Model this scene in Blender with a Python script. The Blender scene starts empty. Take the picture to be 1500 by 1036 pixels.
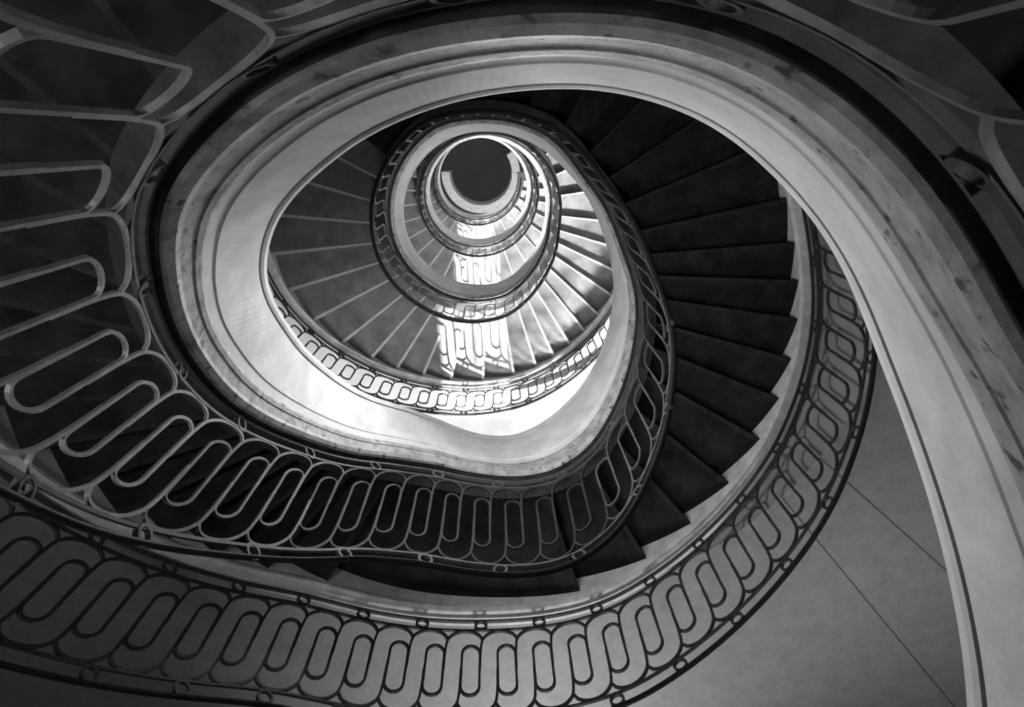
import bpy, math
import numpy as np
from mathutils import Matrix, Vector, Euler

scene = bpy.context.scene
try:
    scene.view_settings.view_transform = 'Standard'
    scene.view_settings.look = 'None'
except Exception:
    pass
COL = scene.collection
CX, CY = 0.0, -0.93          # axis of the well (camera is at the origin)

# ------------------------------------------------------------------ materials
def gray(v): return (v, v, v, 1.0)
def make_mat(name, lo, hi, rough=0.7, metal=0.0, scale=6.0, spots=None, bump=0.0, detail=6.0, spec=0.5, stain=None):
    m = bpy.data.materials.new(name); m.use_nodes = True
    nt = m.node_tree; N = nt.nodes; L = nt.links
    b = N['Principled BSDF']
    b.inputs['Roughness'].default_value = rough
    b.inputs['Metallic'].default_value = metal
    if 'Specular IOR Level' in b.inputs: b.inputs['Specular IOR Level'].default_value = spec
    tc = N.new('ShaderNodeTexCoord')
    nz = N.new('ShaderNodeTexNoise'); nz.inputs['Scale'].default_value = scale
    nz.inputs['Detail'].default_value = detail; nz.inputs['Roughness'].default_value = 0.65
    L.new(tc.outputs['Object'], nz.inputs['Vector'])
    cr = N.new('ShaderNodeValToRGB')
    cr.color_ramp.elements[0].position = 0.32; cr.color_ramp.elements[0].color = gray(lo)
    cr.color_ramp.elements[1].position = 0.68; cr.color_ramp.elements[1].color = gray(hi)
    L.new(nz.outputs['Fac'], cr.inputs['Fac'])
    out = cr.outputs['Color']
    for sp in (spots, stain):
        if not sp: continue
        n2 = N.new('ShaderNodeTexNoise'); n2.inputs['Scale'].default_value = sp[0]
        n2.inputs['Detail'].default_value = 7
        L.new(tc.outputs['Object'], n2.inputs['Vector'])
        c2 = N.new('ShaderNodeValToRGB')
        c2.color_ramp.elements[0].position = sp[1]; c2.color_ramp.elements[0].color = gray(0)
        c2.color_ramp.elements[1].position = sp[1] + 0.08; c2.color_ramp.elements[1].color = gray(1)
        L.new(n2.outputs['Fac'], c2.inputs['Fac'])
        mx = N.new('ShaderNodeMixRGB'); mx.blend_type = 'MIX'
        mx.inputs['Color2'].default_value = gray(sp[2])
        L.new(c2.outputs['Color'], mx.inputs['Fac']); L.new(out, mx.inputs['Color1'])
        out = mx.outputs['Color']
    L.new(out, b.inputs['Base Color'])
    if bump:
        bp = N.new('ShaderNodeBump'); bp.inputs['Strength'].default_value = bump
        bp.inputs['Distance'].default_value = 0.01
        L.new(nz.outputs['Fac'], bp.inputs['Height']); L.new(bp.outputs['Normal'], b.inputs['Normal'])
    return m

M_PLASTER = make_mat('white_plaster', 0.58, 0.82, 0.75, scale=5.5, bump=0.3, detail=12)
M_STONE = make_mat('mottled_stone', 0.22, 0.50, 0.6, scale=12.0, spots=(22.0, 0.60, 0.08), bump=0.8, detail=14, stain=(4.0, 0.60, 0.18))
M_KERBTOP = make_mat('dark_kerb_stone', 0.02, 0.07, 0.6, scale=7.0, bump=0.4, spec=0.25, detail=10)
M_GROOVE = make_mat('grey_painted_bead', 0.10, 0.18, 0.6, scale=9.0)  # darker grey for the recessed groove in the stringer face
M_TREAD = make_mat('dark_tread_stone', 0.008, 0.028, 0.85, scale=6.0, bump=0.2, spec=0.08, detail=12)  # dark stone, tuned near black for the shaded upper flights
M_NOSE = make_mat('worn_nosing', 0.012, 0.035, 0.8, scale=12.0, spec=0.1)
M_TREAD2 = make_mat('grey_tread_stone', 0.085, 0.17, 0.7, scale=5.0, bump=0.2)  # same treads with the light put into the colour, lower flights
M_NOSE2 = make_mat('pale_worn_nosing', 0.36, 0.46, 0.6, scale=12.0)  # nosing copy lightened as if lit, lower flights
M_SKIRT = make_mat('outer_string_plaster', 0.48, 0.74, 0.7, scale=11.0, bump=0.4, detail=12)
M_IRON = make_mat('wrought_iron', 0.14, 0.24, 0.5, metal=0.0, scale=20.0, spec=0.35)  # iron copy coloured as lit, for the near and the deep links
M_IRONM = make_mat('worn_wrought_iron', 0.06, 0.10, 0.55, metal=0.0, scale=20.0, spec=0.25)  # same iron with partial shade put into its colour
M_IRONL = make_mat('blackened_wrought_iron', 0.022, 0.040, 0.6, metal=0.0, scale=20.0, spec=0.18)  # same iron with full shade put into its colour
M_IRON2 = make_mat('dark_wrought_iron', 0.025, 0.045, 0.55, metal=0.0, scale=20.0, spec=0.3)  # same iron darkened so the outer railing reads as a silhouette
M_HAND = make_mat('handrail_dark', 0.010, 0.018, 0.6, metal=0.0, scale=20.0, spec=0.15)
M_GROUND = make_mat('dark_ground_floor', 0.03, 0.045, 0.8, scale=1.5)
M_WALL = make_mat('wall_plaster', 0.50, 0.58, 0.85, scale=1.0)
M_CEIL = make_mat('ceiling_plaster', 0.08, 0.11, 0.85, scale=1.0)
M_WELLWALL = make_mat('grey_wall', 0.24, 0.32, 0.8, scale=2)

def floor_mat(name, base):
    """stone floor with slab joints fanning out from the stair well"""
    m = bpy.data.materials.new(name); m.use_nodes = True
    nt = m.node_tree; N = nt.nodes; L = nt.links; b = N['Principled BSDF']
    b.inputs['Roughness'].default_value = 0.7
    tc = N.new('ShaderNodeTexCoord')
    sx = N.new('ShaderNodeSeparateXYZ'); L.new(tc.outputs['Object'], sx.inputs[0])
    def M(op, a, bb=None):
        n = N.new('ShaderNodeMath'); n.operation = op
        for i, v in enumerate((a, bb)):
            if v is None: continue
            if isinstance(v, (int, float)): n.inputs[i].default_value = v
            else: L.new(v, n.inputs[i])
        return n.outputs[0]
    x = M('SUBTRACT', sx.outputs[0], 0.376); y = M('SUBTRACT', sx.outputs[1], -0.45)
    joint = None
    for ang in (-40.4, -49.0, 140.0, 60.0):
        a = math.radians(ang)
        perp = M('ABSOLUTE', M('ADD', M('MULTIPLY', x, -math.sin(a)), M('MULTIPLY', y, math.cos(a))))
        along = M('ADD', M('MULTIPLY', x, math.cos(a)), M('MULTIPLY', y, math.sin(a)))
        j = M('MULTIPLY', M('LESS_THAN', perp, 0.005), M('GREATER_THAN', along, 0.0))
        joint = j if joint is None else M('MAXIMUM', joint, j)
    nz = N.new('ShaderNodeTexNoise'); nz.inputs['Scale'].default_value = 6.0; nz.inputs['Detail'].default_value = 15
    nz.inputs['Roughness'].default_value = 1.0
    L.new(tc.outputs['Object'], nz.inputs['Vector'])
    cr = N.new('ShaderNodeValToRGB')
    cr.color_ramp.elements[0].position = 0.3; cr.color_ramp.elements[0].color = gray(base*0.4)
    cr.color_ramp.elements[1].position = 0.7; cr.color_ramp.elements[1].color = gray(base*1.5)
    L.new(nz.outputs['Fac'], cr.inputs['Fac'])
    mx = N.new('ShaderNodeMixRGB'); mx.inputs['Color2'].default_value = gray(0.05)
    L.new(joint, mx.inputs['Fac']); L.new(cr.outputs['Color'], mx.inputs['Color1'])
    L.new(mx.outputs['Color'], b.inputs['Base Color'])
    return m
M_FLOOR = floor_mat('slab_floor', 0.24)
M_FLOOR2 = make_mat('pale_floor', 0.50, 0.66, 0.6, scale=2.0)

# ------------------------------------------------------------------ helix tables
# survey of the kerb edge: direction from the viewpoint (u,v) and depth below it
E = [(.823,-.318,.90),(.713,-.150,.98),(.557,.002,1.07),(.401,.099,1.13),(.259,.141,1.18),(.140,.151,1.22),(-.015,.141,1.29),
 (-.106,.126,1.35),(-.247,.078,1.45),(-.368,.002,1.60),(-.459,-.101,1.80),(-.471,-.190,1.99),(-.455,-.296,2.24),
 (-.393,-.396,2.66),(-.290,-.455,3.12),(-.215,-.481,3.45),(-.150,-.488,3.69),(-.084,-.498,3.75),(-.018,-.515,3.78),(.049,-.522,3.81),(.104,-.512,3.86),(.158,-.473,4.02),
 (.215,-.328,4.42),(.219,-.231,4.8),(.189,-.150,5.2),(.130,-.053,5.62),(.080,.002,5.85),(-.015,.022,6.15),(-.072,.0115,6.33),
 (-.139,-.110,7.0),(-.087,-.2056,7.7),(-.034,-.228,8.15),(.0245,-.221,8.5),(.069,-.175,9.1),(.087,-.11,9.7)]
Lr = [(.895,-.996),(.80,-.72),(.602,-.317),(.467,-.10),(.317,.020),(.172,.063),(.032,.060),(-.11,.025),(-.228,-.0435),(-.303,-.12),
 (-.325,-.19),(-.296,-.272),(-.249,-.334),(-.188,-.381),(-.125,-.404),(-.071,-.426),(-.017,-.449),(.037,-.453),(.091,-.424),(.143,-.370),(.176,-.296),(.187,-.211),(.162,-.12),(.11,-.0435),(.042,.002)]
TH = 0.70
def polar(x, y, prev=None):
    p = math.degrees(math.atan2(y-CY, x-CX)); r = math.hypot(x-CX, y-CY)
    if prev is not None:
        while p < prev-120: p += 360
    return p, r
TE = []
prev = 0
for (u, v, d) in E:
    p, r = polar(u*d, v*d, prev); prev = p; TE.append((p, r, d))
T = [(-90, TE[0][1], -0.55), (-45, TE[0][1], 0.0), (-14, TE[0][1], 0.38), (0, TE[0][1], .54), (15, TE[0][1], .72)] + TE + \
    [(760,0.94,10.15),(810,0.96,10.5),(1710,0.96,21.5),(1800,0.96,22.6)]
PH = np.arange(-90, 1801, 1.0)
def smooth(a, s):
    k = np.arange(-int(3*s), int(3*s)+1); w = np.exp(-0.5*(k/s)**2); w /= w.sum()
    p = len(k)//2
    lo = a[0] - (a[1:p+1]-a[0])[::-1]; hi = a[-1] + (a[-1]-a[-p-1:-1])[::-1]
    return np.convolve(np.concatenate([lo, a, hi]), w, mode='valid')
_r = smooth(np.interp(PH, [t[0] for t in T], [t[1] for t in T]), 4)
_d = smooth(np.interp(PH, [t[0] for t in T], [t[2] for t in T]), 4)
rE = lambda p: np.interp(p, PH, _r)
dE = lambda p: np.interp(p, PH, _d)
TL = []
prev = -40
for (u, v) in Lr:
    p = prev + 15
    for _ in range(30):
        d = float(dE(p)) + TH
        q, r = polar(u*d, v*d, prev)
        p = 0.5*p + 0.5*q
    prev = p; TL.append((p, r))
TL = [(-90, TL[0][1])] + TL + [(474,1.0),(530,0.95),(584,0.92),(642,0.95),(700,0.89),(810,0.94),(1800,0.94)]
_l = smooth(np.interp(PH, [t[0] for t in TL], [t[1] for t in TL]), 4)
rL = lambda p: np.interp(p, PH, _l)
_ro = smooth(np.interp(PH, [-90,200,270,300,330,350,420,480,540,560,585,605,1800],[2.08,2.06,1.99,2.10,2.24,2.33,2.36,2.28,2.32,2.28,2.14,2.08,2.08]), 6)
RO = lambda p: float(np.interp(p, PH, _ro))
PH0, PH1 = -75.0, 1445.0

def pos(phi, r, z):
    a = math.radians(phi)
    s = -0.22*min(1.0, max(0.0, (-z-9.0)/8.0))     # the lower flights sit slightly off axis
    return (CX + s + r*math.cos(a), CY + r*math.sin(a), z)

def new_obj(name, verts, faces, mats, parent=None, smooth_=False, midx=None, **props):
    me = bpy.data.meshes.new(name); me.from_pydata(verts, [], faces)
    for m in mats: me.materials.append(m)
    if midx is not None: me.polygons.foreach_set('material_index', midx)
    if smooth_: me.polygons.foreach_set('use_smooth', [True]*len(faces))
    me.update()
    o = bpy.data.objects.new(name, me); COL.objects.link(o)
    if parent: o.parent = parent
    for k, v in props.items(): o[k] = v
    return o
def empty(name, label, category):
    o = bpy.data.objects.new(name, None); COL.objects.link(o)
    o['label'] = label; o['category'] = category
    o.empty_display_size = 0.2
    return o

# ------------------------------------------------------------------ staircase
stair = empty('spiral_staircase', 'white plaster spiral staircase with dark stone steps around open well', 'staircase')

def ribbon(name, prof_fn, phis, mats, mat_of, parent, **props):
    V = []; F = []; MI = []
    for p in phis:
        pr = prof_fn(p); n = len(pr)
        for (r, z) in pr: V.append(pos(p, r, z))
    m = len(phis)
    for i in range(m-1):
        for j in range(n):
            k = (j+1) % n
            F.append((i*n+j, (i+1)*n+j, (i+1)*n+k, i*n+k)); MI.append(mat_of[j])
    F.append(tuple(range(n))); MI.append(0)
    F.append(tuple((m-1)*n+j for j in reversed(range(n)))); MI.append(0)
    return new_obj(name, V, F, mats, parent, False, MI, **props)

phis = list(np.arange(PH0, PH1+0.1, 1.5))
FK = lambda p: float(np.interp(p, [0,95,135,165,300,360,1800],[0.42,0.42,0.36,0.28,0.26,0.22,0.20]))
def lerpE(p, f, off=0.0, zoff=0.0):
    return (float(rE(p))*(1-f)+float(rL(p))*f + off, -float(dE(p)) - TH*f + zoff)
def kerb_prof(p):
    s = FK(p)/0.24
    return [lerpE(p,0,0.17,0.0), lerpE(p,0,0.012,0.0), lerpE(p,0.012*s,0.0), lerpE(p,0.045*s,-0.010), lerpE(p,0.08*s,-0.004), lerpE(p,0.085*s,0.003),
            lerpE(p,0.17*s,0.004), lerpE(p,0.175*s,-0.001), lerpE(p,0.21*s,-0.002), lerpE(p,0.235*s,0.002), lerpE(p,0.24*s,0.010), lerpE(p,0.24*s,0.15)]
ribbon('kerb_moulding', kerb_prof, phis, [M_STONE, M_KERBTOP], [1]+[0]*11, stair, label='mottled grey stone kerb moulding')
def string_prof(p):
    f=FK(p)
    return [lerpE(p,f,0.14), lerpE(p,f,0.007), lerpE(p,f+0.09,0.007), lerpE(p,f+0.10,0.002), lerpE(p,0.89,0.002), lerpE(p,0.892,0.016),
            lerpE(p,0.908,0.016), lerpE(p,0.912,0.0), lerpE(p,0.94,-0.004), lerpE(p,0.985,-0.002), lerpE(p,1.0,0.01), lerpE(p,1.0,0.22), lerpE(p,0.6,0.26)]
ribbon('inner_stringer', string_prof, phis, [M_PLASTER, M_GROOVE], [0,0,0,0,1,1,0,0,0,0,0,0,0], stair, label='smooth white plaster inner stringer face')
def out_prof(p):
    d = -float(dE(p)); R_OUT=RO(p)
    return [(R_OUT-0.005,d-0.45),(R_OUT-0.005,d+0.01),(R_OUT-0.02,d+0.02),(R_OUT-0.02,d+0.04),(R_OUT+0.0,d+0.055),(R_OUT+0.12,d+0.055),(R_OUT+0.14,d+0.03),(R_OUT+0.12,d-0.02),(R_OUT+0.12,d-0.45)]
ribbon('outer_stringer', out_prof, phis, [M_SKIRT], [0]*9, stair, label='pale plaster outer stringer skirt')

# steps
dl = []
q = 3.685-0.158*25; qe = float(dE(PH1))
while q < qe:
    dl.append(q); q += 0.158 if q < 3.8 else 0.140
dl = np.array(dl)
ph_of = np.interp(dl, _d, PH)
def step_geo(k):
    a0, a1 = ph_of[k], ph_of[k+1]
    zt = -float(dl[k+1]) - 0.02; zb = zt - 0.28
    n = max(2, int((a1-a0)/3)+1)
    V = []; F = []; MI = []
    cols = [a0]+[a0+(a1-a0)*i/n for i in range(1,n)]+[a1-0.3, a1+0.6]
    for ci, a in enumerate(cols):
        ri = max(float(rE(a)),float(rL(a))-0.02)+0.07; R_OUT=RO(a)
        z2 = zb if ci < len(cols)-1 else zt-0.03
        V += [pos(a,ri,zt), pos(a,R_OUT+0.02,zt), pos(a,ri,z2), pos(a,R_OUT+0.02,z2)]
    c = len(cols)
    for i in range(c-1):
        b=4*i; e=4*(i+1)
        last = i==c-2
        F.append((b,b+1,e+1,e)); MI.append(1 if last else 0)
        F.append((b+2,e+2,e+3,b+3)); MI.append(0)
        F.append((b,e,e+2,b+2)); MI.append(0)
        F.append((b+1,b+3,e+3,e+1)); MI.append(0)
    F.append((0,2,3,1)); MI.append(0)
    e=4*(c-1); F.append((e,e+1,e+3,e+2)); MI.append(0)
    return V,F,MI
rest=[[],[],[]]
ns=0
for k in range(len(dl)-1):
    V,F,MI = step_geo(k)
    if ns < 100:
        mm=[M_TREAD, M_NOSE] if ph_of[k]<490 else [M_TREAD2, M_NOSE2]  # shaded copy on upper flights, lit copy below
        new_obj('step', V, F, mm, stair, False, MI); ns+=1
    else:
        o=len(rest[0]); rest[0]+=V; rest[1]+=[tuple(i+o for i in f) for f in F]; rest[2]+=MI
if rest[0]:
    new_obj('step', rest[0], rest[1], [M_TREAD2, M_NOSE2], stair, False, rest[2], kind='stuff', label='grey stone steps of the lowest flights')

# ------------------------------------------------------------------ balustrades
def sweep(P, Nn, prof, closed):
    P=np.asarray(P,float); Nn=np.asarray(Nn,float)
    if closed: t=np.roll(P,-1,0)-np.roll(P,1,0)
    else: t=np.gradient(P,axis=0)
    t/=np.linalg.norm(t,axis=1)[:,None]
    b=np.cross(t,Nn); b/=np.linalg.norm(b,axis=1)[:,None]
    n=len(P); m=len(prof)
    V=[]
    for i in range(n):
        for (pb,pn) in prof: V.append(tuple(P[i]+b[i]*pb+Nn[i]*pn))
    F=[]
    for i in range(n if closed else n-1):
        i2=(i+1)%n
        for j in range(m):
            k=(j+1)%m; F.append((i*m+j,i2*m+j,i2*m+k,i*m+k))
    if not closed:
        F.append(tuple(range(m))); F.append(tuple((n-1)*m+j for j in reversed(range(m))))
    return V,F
RECT=lambda w,h:[(-w,-h),(w,-h),(w,h),(-w,h)]
RND=lambda w,h:[(w*math.cos(a),h*math.sin(a)) for a in np.linspace(0,2*math.pi,10,endpoint=False)]

def stadium(w,z0,z1,n=11,hh=None):
    hh = hh or w
    pts=[]
    for a in np.linspace(0,math.pi,n): pts.append((w*math.cos(a), z1-hh+hh*math.sin(a)))
    for t in (0.25,0.5,0.75): pts.append((-w, (z1-hh)*(1-t)+(z0+hh)*t))
    for a in np.linspace(math.pi,2*math.pi,n): pts.append((w*math.cos(a), z0+hh+hh*math.sin(a)))
    for t in (0.25,0.5,0.75): pts.append((w, (z0+hh)*(1-t)+(z1-hh)*t))
    return pts
def catmull(pts, sub=4):
    P=[np.array(q) for q in pts]; P=[2*P[0]-P[1]]+P+[2*P[-1]-P[-2]]
    out=[]
    for i in range(1,len(P)-2):
        for s in range(sub):
            t=s/sub
            out.append(0.5*((2*P[i])+(-P[i-1]+P[i+1])*t+(2*P[i-1]-5*P[i]+4*P[i+1]-P[i+2])*t*t+(-P[i-1]+3*P[i]-3*P[i+1]+P[i+2])*t**3))
    out.append(P[-2]); return [tuple(q) for q in out]
OW=0.25
def rope_lines(p,w,Z0,Z1):
    """two bars bounding a rope-like strap that passes over one oval and under the next"""
    a=(OW+0.012)*p; zm=0.5*(Z0+Z1)
    low=[(a,zm),(a,min(zm-0.02,Z0+w+0.14)),(a+0.01*p,Z0+w+0.04),(0.315*p,Z0+0.62*w),(0.43*p,Z0+0.28*w),(0.60*p,Z0+0.07*w),(0.82*p,Z0),(1.04*p,Z0+0.06*w),(1.21*p,Z0+0.24*w),(1.32*p,Z0+0.56*w)]
    up=[(p-x, Z0+Z1-z) for (x,z) in low]
    return [catmull(low,4), catmull(up,4)]

def balustrade(name_label, rfun, zbase, phis_range, stepf, ringf, max_parts, bw, bt, HT, Z0, Z1, w, ironf, railmat):
    root=empty('balustrade', name_label, 'railing')
    pa,pb=phis_range
    def P3(phi,z): return pos(phi, rfun(phi), -float(dE(phi))+zbase+z)
    def Nr(phi): a=math.radians(phi); return (math.cos(a),math.sin(a),0)
    ph=np.arange(pa,pb+0.1,2.0)
    for nm,z,prof,mat,lab in (('handrail',HT,RND(0.011,0.018),M_HAND,'dark rounded handrail'),
                      ('upper_rail',Z1+0.01,RECT(0.006,0.008),railmat,None),
                      ('middle_rail',Z0-0.01,RECT(0.006,0.008),railmat,None),
                      ('bottom_rail',0.025,RECT(0.007,0.010),railmat,None)):
        V,F=sweep([P3(p,z) for p in ph],[Nr(p) for p in ph],prof,False)
        o=new_obj(nm,V,F,[mat],root,nm=='handrail')
        if lab: o['label']=lab
    V0=[];F0=[];cnt=0
    fine=np.arange(pa+3,pb-3,0.5)
    kk=np.concatenate([[0],np.cumsum([0.5/stepf(x) for x in fine[:-1]])])
    fphi=lambda k: float(np.interp(k,kk,fine))
    for k in range(1,int(kk[-1])-1):
        p=0.21
        V=[];F=[]
        lines=[(stadium(OW*p,Z0+w,Z1-w,hh=0.065),True)]+[(q,False) for q in rope_lines(p,w,Z0,Z1)]
        for pts,cl in lines:
            PP=[];NN=[]
            for (s,z) in pts:
                phi=fphi(k+s/p); PP.append(P3(phi,z)); NN.append(Nr(phi))
            v,f=sweep(PP,NN,RECT(bw,bt),cl)
            o=len(V); V+=v; F+=[tuple(i+o for i in q) for q in f]
        if cnt<max_parts: new_obj('scroll_link',V,F,[ironf(fphi(k))],root)
        else:
            o=len(V0); V0+=V; F0+=[tuple(i+o for i in q) for q in F]
        cnt+=1
    if V0: new_obj('scroll_link',V0,F0,[ironf(1000)],root,kind='stuff',label='iron scroll links of the lower flights')
    rr=(Z0-0.01-0.025)/2-0.006
    a=np.linspace(0,2*math.pi,20,endpoint=False)
    V,F=sweep([(0,rr*math.cos(x),rr*math.sin(x)) for x in a],[(1,0,0)]*20,RECT(0.006,0.010),True)
    base=None; VR=[];FR=[];cnt=0
    c=pa+3
    while c<pb-3:
        for z in ((Z0+0.015)/2, (Z1+0.01+HT)/2):
            wv=P3(c,z)
            M=Matrix.Translation(wv)@Matrix.Rotation(math.radians(c),4,'Z')
            if cnt<100:
                if base is None:
                    base=new_obj('spacer_ring',V,F,[railmat],root); o=base
                else:
                    o=base.copy(); COL.objects.link(o); o.parent=root
                o.matrix_local=M
            else:
                k=len(VR); VR+=[tuple(M@Vector(v)) for v in V]; FR+=[tuple(i+k for i in q) for q in F]
            cnt+=1
        c+=ringf
    new_obj('spacer_ring',VR,FR,[railmat],root,kind='stuff',label='iron spacer rings of the lower flights')
    return root
inner_step=lambda p: float(np.interp(p,[-90,100,130,165,190,225,290,330,420,520,1800],[17.0,17.0,15.0,11.5,10.0,9.2,9.2,11.5,12.0,13.5,13.5]))
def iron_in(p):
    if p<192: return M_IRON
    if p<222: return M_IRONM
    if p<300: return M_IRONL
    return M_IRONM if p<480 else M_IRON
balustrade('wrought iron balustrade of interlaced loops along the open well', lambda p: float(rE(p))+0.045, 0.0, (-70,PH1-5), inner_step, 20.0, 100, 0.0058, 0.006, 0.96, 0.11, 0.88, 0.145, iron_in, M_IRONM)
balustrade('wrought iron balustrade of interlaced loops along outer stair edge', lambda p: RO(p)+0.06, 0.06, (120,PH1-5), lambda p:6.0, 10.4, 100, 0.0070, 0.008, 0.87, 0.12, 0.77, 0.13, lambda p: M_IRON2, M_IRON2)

# ------------------------------------------------------------------ building shell
def annulus(name, r0f, r1, z, th, mat, n=120, **props):
    V=[];F=[]
    for i in range(n):
        a=360*i/n; r0=r0f(a)
        V+= [pos(a,r0,z),pos(a,r1,z),pos(a,r0,z-th),pos(a,r1,z-th)]
    for i in range(n):
        b=4*i;e=4*((i+1)%n)
        F+=[(b,b+1,e+1,e),(b+2,e+2,e+3,b+3),(b+1,b+3,e+3,e+1),(b,e,e+2,b+2)]
    return new_obj(name,V,F,[mat],None,False,None,kind='structure',**props)
RW=5.2
def hole(a):
    q = a if a>=240 else a+360
    return RO(q)+0.17
for i,d in enumerate((4.02,8.45,12.85,17.25)):
    annulus('floor', hole if i==0 else (lambda a:2.5 if 60<a<220 else 2.27), RW, -d, 0.25, M_FLOOR if i==0 else M_FLOOR2)
# curved wall lining the stair below the storey floor
V=[];F=[]
aa=list(np.arange(290,400,3.0))
for a in aa:
    r=RO(a)+0.165; zb=-float(dE(a))-0.75
    V+=[pos(a,r,-4.02),pos(a,r+0.12,-4.03),pos(a,r,zb),pos(a,r+0.12,zb)]
for i in range(len(aa)-1):
    b=4*i;e=b+4
    F+=[(b,b+1,e+1,e),(b+2,e+2,e+3,b+3),(b+1,b+3,e+3,e+1),(b,e,e+2,b+2)]
F+=[(0,2,3,1),(len(V)-4,len(V)-3,len(V)-1,len(V)-2)]
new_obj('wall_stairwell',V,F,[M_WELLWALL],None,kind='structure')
ZB=-20.9; ZT=3.6
n=96
V=[pos(0,0,ZB)]+[pos(360*i/n,RW,ZB) for i in range(n)]
new_obj('floor',V,[(0,1+i,1+(i+1)%n) for i in range(n)],[M_GROUND],None,kind='structure')
V=[pos(0,0,ZT)]+[pos(360*i/n,RW,ZT) for i in range(n)]
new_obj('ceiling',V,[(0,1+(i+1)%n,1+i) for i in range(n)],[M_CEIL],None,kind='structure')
# ring standing in for the last flight's kerb end, at the foot of the well
V=[];F=[]
aa=list(np.arange(178,395,4.0))
for a in aa:
    for (r,z) in ((0.88,ZB+0.001),(0.88,-19.55),(0.86,-19.53),(0.86,-19.45),(1.08,-19.45),(1.08,-19.53),(1.06,-19.55),(1.06,ZB+0.001)):
        V.append(pos(a,r,z))
for i in range(len(aa)-1):
    for j in range(8):
        k=(j+1)%8; F.append((i*8+j,i*8+k,(i+1)*8+k,(i+1)*8+j))
F+=[tuple(range(8)),tuple(len(V)-8+j for j in reversed(range(8)))]
o=new_obj('low_curved_wall',V,F,[M_SKIRT],None)
o['label']='pale low curved wall, open at one side, on dark ground floor'; o['category']='low wall'

wins=[(-6.3,-4.4),(-10.7,-8.8),(-15.1,-13.2)]
WA=(265.0,275.0)
zs=sorted({ZB,ZT}|{z for w in wins for z in w})
angs=list(np.arange(0,360,5.0))
V=[];F=[]
for a in angs:
    for z in zs: V.append(pos(a,RW,z))
m=len(zs)
for i,a in enumerate(angs):
    i2=(i+1)%len(angs)
    for j in range(m-1):
        if WA[0]<=a<WA[1] and (zs[j],zs[j+1]) in wins: continue
        F.append((i*m+j,i*m+j+1,i2*m+j+1,i2*m+j))
new_obj('wall_round',V,F,[M_WALL],None,kind='structure')
for wi,(za,zb_) in enumerate(wins):
    V=[];F=[]
    def box(x0,x1,z0,z1):
        o=len(V); y0=CY-RW-0.04;y1=CY-RW+0.04
        for x in (x0,x1):
            for y in (y0,y1):
                for z in (z0,z1): V.append((x+pos(0,0,0.5*(za+zb_))[0],y,z))
        for q in ((0,1,3,2),(4,6,7,5),(0,4,5,1),(2,3,7,6),(0,2,6,4),(1,5,7,3)): F.append(tuple(o+k for k in q))
    w=0.455
    box(-w,-w+0.04,za,zb_);box(w-0.04,w,za,zb_);box(-w,w,za,za+0.04);box(-w,w,zb_-0.04,zb_);box(-0.012,0.012,za,zb_)
    new_obj('window_%d'%(wi+1),V,F,[M_SKIRT],None,kind='structure')

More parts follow.
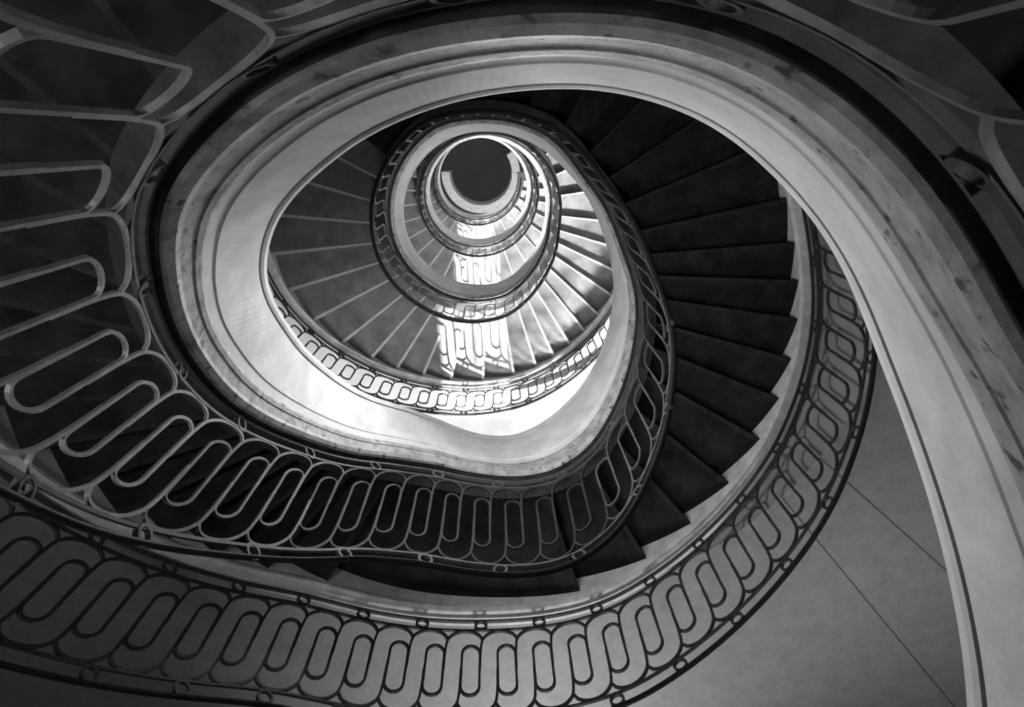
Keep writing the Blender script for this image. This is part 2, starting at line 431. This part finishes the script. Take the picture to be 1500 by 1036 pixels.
# ------------------------------------------------------------------ lights
def look(o, frm, to):
    o.location=frm
    o.rotation_euler=(Vector(to)-Vector(frm)).to_track_quat('-Z','Y').to_euler()
def area(name, frm, to, size, power, spread=180):
    l=bpy.data.lights.new(name,'AREA'); l.shape='DISK'; l.size=size; l.energy=power; l.spread=math.radians(spread)
    o=bpy.data.objects.new(name,l); COL.objects.link(o); look(o,frm,to); return o
sl=bpy.data.lights.new('sun','SUN'); sl.energy=32; sl.angle=math.radians(0.9)
so=bpy.data.objects.new('sun',sl); COL.objects.link(so)
so.rotation_euler=Vector((-0.05,1.0,-0.86)).to_track_quat('-Z','Y').to_euler()
area('well_lamp_a',(0.35,-0.6,-4.7),(-1.3,-0.85,-2.8),0.6,30,110)  # added fill inside the open well, no fixture hangs there
for i,z in enumerate((-4.4,-8.85,-13.25,-17.6)):
    k=(1,1.3,1.6,1.0)[i]
    area('ceiling_lamp',(0.5,-4.5,z),(0.4,-4.1,z-4),1.0,80*k,130)  # fills added under each storey to brighten the floor below, no fixtures
    area('ceiling_lamp',(-1.9,-4.0,z),(-2.1,-3.9,z-4),0.8,(34,15,20,20)[i],90)
    area('ceiling_lamp',(3.2,-1.6,z),(2.6,-1.5,z-4),1.0,(35,50,60,40)[i])
    if i<3: area('window_light',(2.6,-4.7,z-0.5),(1.7,-1.0,z-4.9),0.6,(230,300,420)[i],60)  # added fill on the right-hand treads, no window behind it
area('well_lamp_b',(0.1,-0.9,-5.8),(0.4,-1.2,-9.0),0.6,3.5,130)  # more added fills down the well, facing away from the camera
area('well_lamp_c',(0.0,-0.9,-9.6),(0.1,-1.0,-14.0),0.8,34)
area('well_lamp_d',(-.1,-0.9,-13.6),(-0.2,-1.0,-18.0),0.8,45)
area('well_lamp_f',(-.2,-0.9,-17.6),(-0.2,-1.2,-20.0),0.4,22)
area('well_lamp_e',(-0.1,-0.95,-3.3),(2.3,-1.3,-4.3),0.6,26)
area('storey_lamp',(3.2,-3.4,-0.4),(2.6,-2.9,-4.0),0.8,7.5,65)  # out-of-frame fills added to brighten the storey floor
area('storey_lamp',(0.4,-4.9,-0.6),(0.4,-4.1,-4.0),1.0,26,70)
area('band_lamp',(-0.2,-0.95,-2.1),(1.2,-0.7,-1.9),0.5,7.5,150)  # fill added to brighten the near stringer band
area('upper_lamp',(-1.7,0.2,1.0),(-1.5,-0.3,-1.0),0.5,12,90)  # overhead fills added for the near rails and kerb, out of frame
area('upper_lamp',(1.6,0.9,1.2),(1.5,0.4,-1.0),0.6,9,100)

w=bpy.data.worlds.new('World'); scene.world=w; w.use_nodes=True
w.node_tree.nodes['Background'].inputs[0].default_value=(0.5,0.5,0.5,1)
w.node_tree.nodes['Background'].inputs[1].default_value=0.6

# ------------------------------------------------------------------ camera
cam=bpy.data.cameras.new('camera'); co=bpy.data.objects.new('camera',cam); COL.objects.link(co)
cam.sensor_width=36; cam.lens=24.0; cam.clip_start=0.02; cam.clip_end=100
R=Matrix.Rotation(math.radians(-17.5),4,'X')@Matrix.Rotation(math.radians(-1.95),4,'Y')
co.matrix_world=R
scene.camera=co
